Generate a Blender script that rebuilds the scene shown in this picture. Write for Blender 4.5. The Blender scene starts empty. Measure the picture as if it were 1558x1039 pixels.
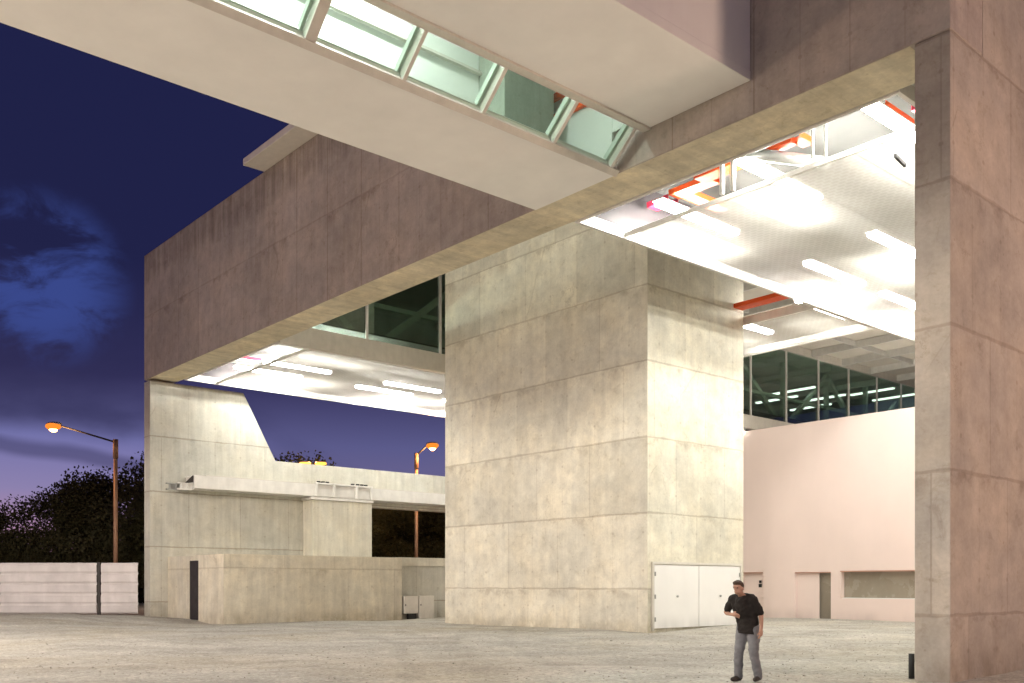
import bpy, bmesh, math, random
from mathutils import Vector, Matrix, noise
random.seed(7)
scene = bpy.context.scene
COL = scene.collection
PI = math.pi

# ------------------------------------------------------------------ helpers
def tag(o, label=None, cat=None, group=None, kind=None):
    if label: o['label'] = label
    if cat: o['category'] = cat
    if group: o['group'] = group
    if kind: o['kind'] = kind
    return o

def empty(name, loc=(0, 0, 0), rz=0.0, label=None, cat=None, group=None):
    o = bpy.data.objects.new(name, None)
    o.empty_display_size = 0.3
    COL.objects.link(o)
    o.location = loc
    o.rotation_euler = (0, 0, rz)
    return tag(o, label, cat, group)

def copy_tree(o, parent=None):
    c = o.copy()
    COL.objects.link(c)
    c.parent = parent
    for ch in list(o.children):
        copy_tree(ch, c)
    return c

class MB:
    def __init__(self):
        self.bm = bmesh.new()
    def box(self, x0, x1, y0, y1, z0, z1, rz=0.0, bev=0.0):
        b = bmesh.new()
        bmesh.ops.create_cube(b, size=1.0)
        bmesh.ops.scale(b, vec=(x1 - x0, y1 - y0, z1 - z0), verts=b.verts)
        if bev > 0:
            bmesh.ops.bevel(b, geom=list(b.edges), offset=bev, segments=2, affect='EDGES', profile=0.5)
        M = Matrix.Rotation(rz, 4, 'Z')
        M.translation = ((x0 + x1) / 2, (y0 + y1) / 2, (z0 + z1) / 2)
        bmesh.ops.transform(b, matrix=M, verts=b.verts)
        self._join(b)
        return self
    def _join(self, b):
        me = bpy.data.meshes.new('tmp')
        b.to_mesh(me); b.free()
        self.bm.from_mesh(me)
        bpy.data.meshes.remove(me)
    def prism(self, poly, axis, a0, a1, bev=0.0):
        """poly of 2D points extruded along axis ('X': (y,z), 'Y': (x,z), 'Z': (x,y))"""
        b = bmesh.new()
        def mk(p, a):
            if axis == 'X': return (a, p[0], p[1])
            if axis == 'Y': return (p[0], a, p[1])
            return (p[0], p[1], a)
        v0 = [b.verts.new(mk(p, a0)) for p in poly]
        v1 = [b.verts.new(mk(p, a1)) for p in poly]
        b.faces.new(v0); b.faces.new(list(reversed(v1)))
        n = len(poly)
        for i in range(n):
            b.faces.new((v0[i], v1[i], v1[(i + 1) % n], v0[(i + 1) % n]))
        bmesh.ops.recalc_face_normals(b, faces=b.faces)
        if bev > 0:
            bmesh.ops.bevel(b, geom=list(b.edges), offset=bev, segments=2, affect='EDGES', profile=0.5)
        self._join(b)
        return self
    def tube(self, p0, p1, r0, r1=None, seg=12):
        p0 = Vector(p0); p1 = Vector(p1)
        r1 = r0 if r1 is None else r1
        d = p1 - p0
        b = bmesh.new()
        bmesh.ops.create_cone(b, cap_ends=True, segments=seg, radius1=r0, radius2=r1, depth=d.length)
        M = d.to_track_quat('Z', 'Y').to_matrix().to_4x4()
        M.translation = (p0 + p1) / 2
        bmesh.ops.transform(b, matrix=M, verts=b.verts)
        for f in b.faces:
            f.smooth = len(f.verts) == 4
        self._join(b)
        return self
    def bar(self, p0, p1, w, h):
        """rectangular bar from p0 to p1"""
        p0 = Vector(p0); p1 = Vector(p1); d = p1 - p0
        b = bmesh.new()
        bmesh.ops.create_cube(b, size=1.0)
        bmesh.ops.scale(b, vec=(w, h, d.length), verts=b.verts)
        M = d.to_track_quat('Z', 'Y').to_matrix().to_4x4()
        M.translation = (p0 + p1) / 2
        bmesh.ops.transform(b, matrix=M, verts=b.verts)
        self._join(b)
        return self
    def sphere(self, c, r, sub=3, scale=(1, 1, 1)):
        b = bmesh.new()
        bmesh.ops.create_icosphere(b, subdivisions=sub, radius=r)
        bmesh.ops.scale(b, vec=scale, verts=b.verts)
        bmesh.ops.translate(b, vec=c, verts=b.verts)
        for f in b.faces: f.smooth = True
        self._join(b)
        return self
    def quad(self, pts):
        vs = [self.bm.verts.new(p) for p in pts]
        self.bm.faces.new(vs)
        return self
    def build(self, name, mat, parent=None, **kw):
        me = bpy.data.meshes.new(name)
        self.bm.to_mesh(me); self.bm.free()
        me.materials.append(mat)
        o = bpy.data.objects.new(name, me)
        COL.objects.link(o)
        if parent is not None:
            o.parent = parent
            # geometry is given in world coordinates while the parent sits at its base
            if kw.pop('world', True):
                o.matrix_parent_inverse = parent_matrix(parent).inverted()
        return o

def parent_matrix(p):
    M = Matrix.Translation(p.location) @ p.rotation_euler.to_matrix().to_4x4()
    if p.parent is not None:
        M = parent_matrix(p.parent) @ p.matrix_parent_inverse @ M
    return M

# ------------------------------------------------------------------ node helpers
def mat(name):
    m = bpy.data.materials.new(name)
    m.use_nodes = True
    nt = m.node_tree
    for n in list(nt.nodes):
        nt.nodes.remove(n)
    out = nt.nodes.new('ShaderNodeOutputMaterial')
    return m, nt, out

class NT:
    def __init__(self, nt):
        self.nt = nt
    def n(self, t, **kw):
        nd = self.nt.nodes.new(t)
        for k, v in kw.items():
            setattr(nd, k, v)
        return nd
    def link(self, a, b):
        self.nt.links.new(a, b)
    def _in(self, sock, v):
        if hasattr(v, 'links') or isinstance(v, bpy.types.NodeSocket):
            self.link(v, sock)
        else:
            sock.default_value = v
    def m(self, op, a, b=None, c=None, clamp=False):
        nd = self.n('ShaderNodeMath', operation=op, use_clamp=clamp)
        self._in(nd.inputs[0], a)
        if b is not None: self._in(nd.inputs[1], b)
        if c is not None: self._in(nd.inputs[2], c)
        return nd.outputs[0]
    def comb(self, x, y, z):
        nd = self.n('ShaderNodeCombineXYZ')
        for s, v in zip(nd.inputs, (x, y, z)): self._in(s, v)
        return nd.outputs[0]
    def sep(self, v):
        nd = self.n('ShaderNodeSeparateXYZ'); self.link(v, nd.inputs[0])
        return nd.outputs
    def noise(self, vec, scale, detail=4, rough=.55, dist=0.0):
        nd = self.n('ShaderNodeTexNoise')
        if vec is not None: self.link(vec, nd.inputs['Vector'])
        nd.inputs['Scale'].default_value = scale
        nd.inputs['Detail'].default_value = detail
        nd.inputs['Roughness'].default_value = rough
        nd.inputs['Distortion'].default_value = dist
        return nd.outputs['Fac']
    def rng(self, v, a, b, c, d, smooth=False):
        nd = self.n('ShaderNodeMapRange')
        if smooth: nd.interpolation_type = 'SMOOTHSTEP'
        self.link(v, nd.inputs['Value'])
        for k, x in zip(('From Min', 'From Max', 'To Min', 'To Max'), (a, b, c, d)):
            nd.inputs[k].default_value = x
        return nd.outputs[0]
    def mixc(self, f, a, b, mode='MIX'):
        nd = self.n('ShaderNodeMix', data_type='RGBA', blend_type=mode)
        self._in(nd.inputs[0], f)
        for s, v in ((nd.inputs[6], a), (nd.inputs[7], b)):
            if isinstance(v, tuple): s.default_value = v if len(v) == 4 else (*v, 1)
            else: self.link(v, s)
        return nd.outputs[2]
    def vmul(self, v, s):
        nd = self.n('ShaderNodeVectorMath', operation='MULTIPLY')
        self.link(v, nd.inputs[0]); nd.inputs[1].default_value = s
        return nd.outputs[0]
    def bump(self, h, strength=.3, dist=.02):
        nd = self.n('ShaderNodeBump')
        nd.inputs['Strength'].default_value = strength
        nd.inputs['Distance'].default_value = dist
        self.link(h, nd.inputs['Height'])
        return nd.outputs[0]
    def principled(self, out, col, rough=.8, bump=None, metallic=0.0, spec=.3):
        p = self.n('ShaderNodeBsdfPrincipled')
        self._col(p.inputs['Base Color'], col)
        self._in(p.inputs['Roughness'], rough)
        p.inputs['Metallic'].default_value = metallic
        p.inputs['Specular IOR Level'].default_value = spec
        if bump is not None: self.link(bump, p.inputs['Normal'])
        self.link(p.outputs[0], out.inputs['Surface'])
        return p
    def _col(self, sock, v):
        if isinstance(v, tuple): sock.default_value = v if len(v) == 4 else (*v, 1)
        else: self.link(v, sock)

def plain(name, col, rough=.6, metallic=0.0, var=.12, scale=3.0, spec=.3, bump=0.0):
    """painted / metal surface with slight grime variation"""
    m, nt, out = mat(name); N = NT(nt)
    geo = N.n('ShaderNodeNewGeometry')
    f = N.noise(geo.outputs['Position'], scale, 5, .6)
    f2 = N.noise(N.vmul(geo.outputs['Position'], (2.2, 2.2, .35)), scale * .8, 4, .6)
    k = N.m('ADD', N.rng(f, .3, .7, 1 - var, 1 + var * .4), N.rng(f2, .35, .7, -var * .5, var * .3))
    k = N.m('MULTIPLY', k, N.m('SUBTRACT', 1.0, N.m('MULTIPLY', N.rng(N.sep(geo.outputs['Position'])[2], .1, .75, 1.0, 0.0, True), N.rng(f2, .35, .65, .03, .22))))
    c = N.mixc(1.0, col, N.comb(k, k, k), 'MULTIPLY')
    b = None
    if bump: b = N.bump(N.noise(geo.outputs['Position'], 40, 3), bump, .01)
    N.principled(out, c, N.rng(f, .3, .7, rough - .08, rough + .08), b, metallic, spec)
    return m

def concrete(name, base, z0=0.0, pitch=2.5, width=2.6, off=.37, contrast=1.0, mortar=.5, dark=(.6, .55, .5), u0=0.0, streak=1.0, blotch=1.0, vert=.5, top=None):
    """in-situ concrete: pour lines, shutter joints, streaks, blotches, tie holes, blowholes"""
    m, nt, out = mat(name); N = NT(nt)
    geo = N.n('ShaderNodeNewGeometry')
    P = N.sep(geo.outputs['Position']); Nn = N.sep(geo.outputs['True Normal'])
    ax = N.m('ABSOLUTE', Nn[0]); ay = N.m('ABSOLUTE', Nn[1]); az = N.m('ABSOLUTE', Nn[2])
    fx = N.m('GREATER_THAN', ax, .6); fz = N.m('GREATER_THAN', az, .6)
    u = N.m('ADD', N.m('MULTIPLY', P[0], N.m('SUBTRACT', 1.0, fx)), N.m('MULTIPLY', P[1], fx))
    v = N.m('ADD', N.m('MULTIPLY', P[2], N.m('SUBTRACT', 1.0, fz)), N.m('MULTIPLY', P[1], fz))
    uv = N.comb(u, v, fx)
    wob = N.m('MULTIPLY', N.m('SUBTRACT', N.noise(uv, 1.1, 5, .65), .5), .08)
    wob2 = N.m('MULTIPLY', N.m('SUBTRACT', N.noise(uv, 5.0, 3, .6), .5), .03)
    vv = N.m('ADD', N.m('SUBTRACT', v, z0), N.m('ADD', wob, wob2))
    # pour lines
    t = N.m('FRACT', N.m('DIVIDE', N.m('ADD', vv, pitch * 20), pitch))
    dl = N.m('MULTIPLY', N.m('MINIMUM', t, N.m('SUBTRACT', 1.0, t)), pitch)
    nz1 = N.noise(N.comb(u, N.m('MULTIPLY', v, .6), 3.3), .9, 4, .6)
    lw = N.rng(nz1, .3, .7, .012, .045)
    line = N.rng(N.m('DIVIDE', dl, lw), .5, 1.6, 1.0, 0.0, True)
    # bleed under / over the pour line
    below = N.m('MULTIPLY', N.m('SUBTRACT', 1.0, t), pitch)
    bl = N.m('MULTIPLY', N.rng(below, 0.0, .55, 1.0, 0.0, True), N.rng(N.noise(N.comb(u, v, 9.0), 1.3, 7, .7), .48, .66, 0.0, 1.0, True))
    # vertical shutter joints, shifted course by course
    row = N.m('FLOOR', N.m('DIVIDE', N.m('ADD', vv, pitch * 20), pitch))
    us = N.m('ADD', N.m('ADD', u, 100 * width - u0), N.m('MULTIPLY', row, width * off))
    tu = N.m('FRACT', N.m('DIVIDE', us, width))
    du = N.m('MULTIPLY', N.m('MINIMUM', tu, N.m('SUBTRACT', 1.0, tu)), width)
    vl = N.m('MULTIPLY', N.rng(du, .006, .028, 1.0, 0.0, True), N.rng(N.noise(N.comb(N.m('FLOOR', N.m('DIVIDE', us, width)), row, 5.0), 1.7, 3), .4, .6, .25, 1.0))
    tb = N.m('FRACT', N.m('DIVIDE', us, width / 2))
    db = N.m('MULTIPLY', N.m('MINIMUM', tb, N.m('SUBTRACT', 1.0, tb)), width / 2)
    vl2 = N.m('MULTIPLY', N.rng(db, .005, .022, 1.0, 0.0, True), .3)
    # panel to panel tone
    wn = N.n('ShaderNodeTexWhiteNoise', noise_dimensions='3D')
    N.link(N.comb(N.m('FLOOR', N.m('DIVIDE', us, width)), row, fx), wn.inputs['Vector'])
    tone = N.rng(wn.outputs['Value'], 0, 1, 1 - .07 * contrast, 1 + .07 * contrast)
    # clouds, streaks
    big = N.rng(N.noise(uv, .28, 5, .6), .3, .7, 1 - .13 * blotch, 1 + .12 * blotch)
    mid = N.rng(N.noise(uv, 1.7, 8, .68), .3, .7, 1 - .13 * blotch, 1 + .11 * blotch)
    st = N.rng(N.noise(N.comb(N.m('MULTIPLY', u, 3.2), N.m('MULTIPLY', v, .28), fx), 1.2, 6, .62), .32, .68, 1 - .12 * streak, 1 + .09 * streak)
    fine = N.rng(N.noise(uv, 14, 4, .6), .3, .7, .95, 1.05)
    k = N.m('MULTIPLY', N.m('MULTIPLY', tone, big), N.m('MULTIPLY', mid, N.m('MULTIPLY', st, fine)))
    # dark water marks
    wm = N.rng(N.noise(N.comb(N.m('MULTIPLY', u, 1.0), N.m('MULTIPLY', v, .8), 21.0), .9, 9, .72, .6), .60, .72, 0.0, .38 * blotch, True)
    # blowholes and tie holes
    vo = N.n('ShaderNodeTexVoronoi'); vo.inputs['Scale'].default_value = 2.3
    N.link(uv, vo.inputs['Vector'])
    hole = N.rng(vo.outputs['Distance'], .035, .075, .5, 0.0)
    hu = N.m('SUBTRACT', N.m('FRACT', N.m('DIVIDE', N.m('ADD', us, width * .25), width / 2)), .5)
    hv = N.m('SUBTRACT', N.m('FRACT', N.m('ADD', N.m('MULTIPLY', t, 2.0), .0)), .5)
    dh = N.m('SQRT', N.m('ADD', N.m('POWER', N.m('MULTIPLY', hu, width / 2), 2.0), N.m('POWER', N.m('MULTIPLY', hv, pitch / 2), 2.0)))
    tie = N.rng(dh, .03, .055, .5, 0.0)
    d = N.m('MAXIMUM', N.m('MAXIMUM', N.m('MULTIPLY', line, mortar * 1.5), N.m('MULTIPLY', N.m('MAXIMUM', vl, vl2), vert)),
            N.m('MAXIMUM', N.m('MULTIPLY', bl, .55 * blotch), N.m('MAXIMUM', N.m('MAXIMUM', hole, tie), wm)), clamp=True)
    col = N.mixc(1.0, base, N.comb(k, k, k), 'MULTIPLY')
    warm = N.rng(N.noise(uv, .55, 4, .6), .4, .65, 0.0, .35)
    col = N.mixc(warm, col, N.mixc(1.0, col, (1.07, .98, .84), 'MULTIPLY'))
    col = N.mixc(N.m('MULTIPLY', d, 1.0, clamp=True), col, N.mixc(1.0, col, dark, 'MULTIPLY'))
    foot = N.m('MULTIPLY', N.rng(P[2], .05, .7, .55, 0.0, True), N.rng(N.noise(N.comb(u, N.m('MULTIPLY', v, .5), 2.0), 1.8, 6, .7), .36, .62, .15, 1.0, True))
    col = N.mixc(foot, col, N.mixc(1.0, col, (.55, .5, .42), 'MULTIPLY'))
    if top is not None:
        dn = N.noise(N.comb(N.m('MULTIPLY', u, 2.4), N.m('MULTIPLY', v, .12), 8.0), 1.0, 6, .65)
        tp = N.m('MULTIPLY', N.rng(N.m('ADD', N.m('SUBTRACT', P[2], top), N.m('MULTIPLY', dn, 1.6)), .15, 1.0, 0.0, .75, True), N.rng(dn, .38, .6, .2, 1.0))
        col = N.mixc(tp, col, N.mixc(1.0, col, (.5, .47, .45), 'MULTIPLY'))
    grime = N.rng(N.noise(N.comb(u, v, 55.0), 2.6, 10, .78, .5), .53, .66, 0.0, .34 * blotch, True)
    col = N.mixc(grime, col, N.mixc(1.0, col, (.68, .65, .57), 'MULTIPLY'))
    # hairline cracks and pale lime smears
    cv_ = N.n('ShaderNodeTexVoronoi', feature='DISTANCE_TO_EDGE'); cv_.inputs['Scale'].default_value = .42
    wq = N.m('MULTIPLY', N.m('SUBTRACT', N.noise(uv, 1.6, 6, .7), .5), 1.1)
    N.link(N.comb(N.m('ADD', u, wq), N.m('ADD', N.m('MULTIPLY', v, .7), wq), fx), cv_.inputs['Vector'])
    ck = N.m('MULTIPLY', N.rng(cv_.outputs['Distance'], .001, .008, .34, 0.0), N.rng(N.noise(uv, .55, 3, .5), .56, .64, 0.0, 1.0))
    lime = N.m('MULTIPLY', N.rng(N.noise(N.comb(N.m('MULTIPLY', u, .8), v, 40.0), .7, 8, .7, .8), .56, .70, 0.0, .30 * blotch, True), 1.0)
    col = N.mixc(lime, col, N.mixc(1.0, col, (1.32, 1.31, 1.28), 'MULTIPLY'))
    col = N.mixc(ck, col, N.mixc(1.0, col, (.4, .36, .3), 'MULTIPLY'))
    h = N.m('SUBTRACT', N.m('ADD', N.m('MULTIPLY', N.noise(uv, 7, 6, .6), .4), N.m('MULTIPLY', k, .3)), N.m('ADD', N.m('MULTIPLY', line, .7), N.m('MULTIPLY', vl, .5)))
    N.principled(out, col, .72, N.bump(h, .35, .02), 0.0, .35)
    return m

# ------------------------------------------------------------------ materials
C_FRONT = concrete('concrete_front_beam', (.43, .385, .345), z0=11.14, pitch=2.9, width=2.1, off=.0, contrast=.8, u0=-9.2, vert=.9, mortar=.25, streak=.7, blotch=1.4, top=16.0)
C_SOFFIT = concrete('concrete_soffit', (.62, .56, .42), z0=3.0, pitch=50, width=4.2, blotch=1.6, vert=.3)  # paler, yellower than the beam face: bounced light put into the colour
C_ENDW = concrete('concrete_end_wall', (.42, .385, .335), z0=1.11, pitch=2.5, width=2.4, off=.31, contrast=1.2, blotch=1.3, streak=.4, mortar=.35)
C_WHITEW = concrete('concrete_pale_wall', (.52, .515, .455), z0=8.5, pitch=2.55, width=2.6, off=.5, contrast=.5, blotch=.8, vert=.6)
C_CORE = concrete('concrete_core', (.69, .665, .56), z0=1.5, pitch=2.5, width=2.7, off=.41, contrast=1.5, blotch=1.25, mortar=.42, streak=.55)
C_LOW = concrete('concrete_low_block', (.64, .60, .49), z0=2.35, pitch=3.2, width=2.5, off=.3, contrast=.7, mortar=.3)
C_PIER = concrete('concrete_pier', (.62, .60, .51), z0=.3, pitch=7.0, width=1.75, off=.0, contrast=.4, blotch=.7)
M_WHITE = plain('white_render', (.89, .875, .84), .75, var=.06, scale=.5)
M_WHITEMETAL = plain('white_painted_steel', (.78, .77, .73), .45, var=.10, scale=2)
M_INTERIOR = plain('white_interior', (.82, .84, .80), .8, var=.05, scale=.4)
M_SLAB = plain('plenum_paint', (.10, .10, .095), .8, var=.15, scale=.8)
M_TRIM = plain('pale_trim', (.68, .65, .58), .5, var=.08)
M_PINK = plain('pink_render', (.87, .725, .675), .85, var=.04, scale=.4)
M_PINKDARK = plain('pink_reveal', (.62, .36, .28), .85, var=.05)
M_ORANGE = plain('orange_tray', (.70, .085, .012), .5, var=.12, scale=2)
M_RED = plain('red_tray', (.55, .03, .07), .5, var=.12)
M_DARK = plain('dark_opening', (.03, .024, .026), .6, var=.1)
M_GREY = plain('grey_duct', (.42, .43, .41), .4, .5, var=.1)
M_DOORWHITE = plain('white_door', (.90, .895, .87), .4, var=.03, scale=1)
M_GREENSTEEL = plain('pale_green_steel', (.50, .58, .50), .5, var=.1)
M_HALLDARK = plain('dim_hall', (.46, .50, .46), .8, var=.2, scale=.4)
M_FENCE = plain('hoarding_sheet', (.66, .62, .60), .5, .0, var=.14, scale=1.3)
M_POST = plain('fence_post', (.05, .045, .04), .6, var=.1)
M_POLE = plain('lamp_pole', (.34, .20, .12), .55, .3, var=.2, scale=2)
M_ROOFUNDER = plain('roof_underside', (.72, .68, .60), .8, var=.08, scale=.5)
M_MARK = plain('black_mark', (.03, .03, .03), .6)
M_RECESS = plain('unlit_window', (.34, .30, .24), .25, var=.15, scale=.8, spec=.6)

def emission(name, col, s):
    m, nt, out = mat(name); N = NT(nt)
    e = N.n('ShaderNodeEmission'); e.inputs[0].default_value = (*col, 1); e.inputs[1].default_value = s
    N.link(e.outputs[0], out.inputs['Surface'])
    return m
E_TUBE = emission('fluorescent_tube', (1.0, .98, .91), 335)
E_SMALL = emission('small_ceiling_tube', (1.0, .98, .90), 150)
E_VOID_FILL = emission('void_fill_tube', (1.0, .96, .86), 20)
E_BRIDGE = emission('bridge_tube', (.96, 1.0, .96), 130)
E_HALL = emission('upper_hall_tube', (.95, 1.0, .92), 3)
E_SODIUM = emission('sodium_lens', (1.0, .42, .08), 55)
E_HALO = emission('orange_halo_bowl', (1.0, .27, .03), 1.15)  # glow colour that stands in for the orange halo round the lamps
E_SODIUM2 = emission('sodium_lens_far', (1.0, .42, .06), 3)
E_FLOOD = emission('floodlight_lens', (1.0, .93, .80), 330)

def glass(name, tint, gloss=.1):
    m, nt, out = mat(name); N = NT(nt)
    t = N.n('ShaderNodeBsdfTransparent'); t.inputs[0].default_value = (*tint, 1)
    g = N.n('ShaderNodeBsdfGlossy'); g.inputs['Roughness'].default_value = .02
    g.inputs['Color'].default_value = (.85, .95, .9, 1)
    lw = N.n('ShaderNodeLayerWeight')
    mx = N.n('ShaderNodeMixShader')
    N.link(N.m('MULTIPLY_ADD', N.m('POWER', lw.outputs['Facing'], 4.0), .6, gloss, clamp=True), mx.inputs[0])
    N.link(t.outputs[0], mx.inputs[1]); N.link(g.outputs[0], mx.inputs[2])
    N.link(mx.outputs[0], out.inputs['Surface'])
    return m
G_DARK = glass('dark_green_glass', (.74, .83, .78), .10)
G_BRIDGE = glass('bridge_glass', (.90, .97, .93), .03)

def perforated():
    m, nt, out = mat('perforated_white_metal'); N = NT(nt)
    geo = N.n('ShaderNodeNewGeometry')
    P = N.sep(geo.outputs['Position'])
    # slots in brick rows, sheet joints every 1.2 x 2.4 m
    br = N.n('ShaderNodeTexBrick')
    N.link(N.comb(P[0], P[1], 0.0), br.inputs['Vector'])
    br.inputs['Scale'].default_value = 1.0
    br.inputs['Brick Width'].default_value = .22
    br.inputs['Row Height'].default_value = .15
    br.inputs['Mortar Size'].default_value = .03
    br.inputs['Mortar Smooth'].default_value = .25
    br.offset = .5
    jx = N.m('FRACT', N.m('DIVIDE', N.m('ADD', P[0], 50.0), 1.7)); jy = N.m('FRACT', N.m('DIVIDE', P[1], 3.6))
    j = N.m('MAXIMUM', N.m('LESS_THAN', jx, .014), N.m('LESS_THAN', jy, .007))
    f = N.rng(br.outputs['Fac'], 0, 1, .50, .45)
    f = N.m('MULTIPLY', f, N.m('SUBTRACT', 1.0, j))
    nz = N.noise(geo.outputs['Position'], .8, 4, .6)
    cv = N.m('MULTIPLY', N.rng(nz, .3, .7, .58, .66), N.m('SUBTRACT', 1.0, N.m('MULTIPLY', j, .5)))
    c = N.comb(cv, N.m('MULTIPLY', cv, .97), N.m('MULTIPLY', cv, .90))
    d = N.n('ShaderNodeBsdfDiffuse'); N.link(c, d.inputs[0])
    t = N.n('ShaderNodeBsdfTranslucent'); N.link(c, t.inputs[0])
    a = N.n('ShaderNodeMixShader'); a.inputs[0].default_value = .10
    N.link(d.outputs[0], a.inputs[1]); N.link(t.outputs[0], a.inputs[2])
    tr = N.n('ShaderNodeBsdfTransparent')
    mx = N.n('ShaderNodeMixShader'); N.link(f, mx.inputs[0])
    N.link(a.outputs[0], mx.inputs[1]); N.link(tr.outputs[0], mx.inputs[2])
    N.link(mx.outputs[0], out.inputs['Surface'])
    return m
M_PERF = perforated()

# ------------------------------------------------------------------ ground
CTRL = [(-7.35, 16.37, 0.0), (-9.5, 13.6, 0.0), (0, 0, 0.0), (-8, 5, 0), (-20, 10, .0), (-21, 24, .09), (-32, 24.3, .05), (-45, 16, .27), (-44, 11.5, .35), (-44, 17.2, .10),
        (-38, 17.2, -.03), (-38, 26.2, -.03), (-38, 30, .0), (-21, 29.5, .22), (-22, 37.5, .15), (-10, 30, .12), (-55, 12, .35), (-30, 14, .08), (-60, 40, .2), (-20, 60, .2), (40, 0, 0), (0, -40, 0), (-40, -20, .1)]
def gz(x, y):
    sw = sz = 0.0
    for cx, cy, cz in CTRL:
        d2 = (x - cx) ** 2 + (y - cy) ** 2
        w = 1.0 / (d2 + 1.5) ** 1.6
        sw += w; sz += w * cz
    return sz / sw

def ground_material():
    m, nt, out = mat('gravel_yard'); N = NT(nt)
    geo = N.n('ShaderNodeNewGeometry')
    pos = geo.outputs['Position']
    P = N.sep(pos)
    # along the yard's traffic direction and across it
    al = N.m('ADD', N.m('MULTIPLY', P[0], .66), N.m('MULTIPLY', P[1], .75))
    ac = N.m('ADD', N.m('MULTIPLY', P[0], -.75), N.m('MULTIPLY', P[1], .66))
    wv = N.comb(N.m('MULTIPLY', al, .32), N.m('MULTIPLY', ac, .50), 0.0)
    st = N.noise(wv, .9, 6, .65, .4)
    st2 = N.noise(N.comb(N.m('MULTIPLY', al, .3), N.m('MULTIPLY', ac, 1.8), 4.0), 1.2, 5, .6, .8)
    big = N.noise(pos, .16, 5, .6)
    mid = N.noise(pos, 1.1, 8, .7)
    fine = N.noise(pos, 9.0, 6, .75)
    grit = N.noise(pos, 38.0, 3, .7)
    vo = N.n('ShaderNodeTexVoronoi'); vo.inputs['Scale'].default_value = 16
    N.link(pos, vo.inputs['Vector'])
    wn = N.sep(vo.outputs['Color'])
    k = N.m('MULTIPLY', N.rng(st, .3, .7, .90, 1.08), N.rng(st2, .3, .72, .95, 1.05))
    k = N.m('MULTIPLY', k, N.m('MULTIPLY', N.rng(big, .3, .7, .85, 1.12), N.rng(mid, .25, .75, .80, 1.18)))
    k = N.m('MULTIPLY', k, N.m('MULTIPLY', N.rng(fine, .28, .72, .74, 1.22), N.rng(grit, .28, .72, .76, 1.22)))
    k = N.m('MULTIPLY', k, N.rng(wn[0], 0, 1, .84, 1.16))
    col = N.mixc(N.rng(st, .35, .7, 0, 1), (.40, .385, .345), (.49, .475, .43))
    col = N.mixc(N.rng(big, .45, .7, 0, .5), col, (.30, .255, .17))
    # tyre tracks: pairs of wide arcs pressed into the gravel
    tr = None
    for cx_, cy_, R_ in ((-40.0, -22.0, 41.0), (-40.0, -22.0, 42.6), (8.0, 52.0, 44.5), (8.0, 52.0, 46.1), (-60.0, 60.0, 51.0), (-60.0, 60.0, 52.6)):
        dx = N.m('SUBTRACT', P[0], cx_); dy = N.m('SUBTRACT', P[1], cy_)
        dd = N.m('SQRT', N.m('ADD', N.m('MULTIPLY', dx, dx), N.m('MULTIPLY', dy, dy)))
        dd = N.m('ADD', dd, N.m('MULTIPLY', N.m('SUBTRACT', N.noise(pos, .25, 3), .5), 1.6))
        q = N.rng(N.m('ABSOLUTE', N.m('SUBTRACT', dd, R_)), .08, .30, 1.0, 0.0, True)
        tr = q if tr is None else N.m('MAXIMUM', tr, q)
    tr = N.m('MULTIPLY', tr, N.rng(mid, .35, .6, .15, 1.0))
    k = N.m('MULTIPLY', k, N.m('SUBTRACT', 1.0, N.m('MULTIPLY', tr, .13)))
    col = N.mixc(1.0, col, N.comb(k, k, k), 'MULTIPLY')
    h = N.m('ADD', N.m('MULTIPLY', fine, .5), N.m('ADD', N.m('MULTIPLY', grit, .3), N.m('MULTIPLY', N.m('SUBTRACT', 1.0, vo.outputs['Distance']), .35)))
    h = N.m('ADD', h, N.m('MULTIPLY', N.noise(pos, .9, 4, .6), .6))
    N.principled(out, col, .92, N.bump(h, .65, .05), 0.0, .2)
    return m
M_GROUND = ground_material()

def build_ground():
    bm = bmesh.new()
    xs = [-420, -300, -200, -140, -110, -90, -75] + [-66 + .4 * i for i in range(183)] + [10, 16, 25, 40, 70, 120, 200, 320]
    ys = [-320, -200, -120, -70, -40, -25, -15, -8] + [-4 + .4 * i for i in range(126)] + [50, 56, 64, 75, 90, 110, 150, 220, 320, 420]
    grid = []
    for y in ys:
        row = []
        for x in xs:
            z = gz(x, y)
            z += .05 * noise.noise(Vector((x * .35, y * .35, 0))) + .03 * noise.noise(Vector((x * .9, y * .9, 5)))
            row.append(bm.verts.new((x, y, z)))
        grid.append(row)
    for j in range(len(ys) - 1):
        for i in range(len(xs) - 1):
            f = bm.faces.new((grid[j][i], grid[j][i + 1], grid[j + 1][i + 1], grid[j + 1][i]))
            f.smooth = True
    me = bpy.data.meshes.new('ground'); bm.to_mesh(me); bm.free()
    me.materials.append(M_GROUND)
    o = bpy.data.objects.new('ground', me); COL.objects.link(o)
    tag(o, 'pale gravel yard with faint tyre tracks under the concrete hall', 'ground', kind='structure')
build_ground()

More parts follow.
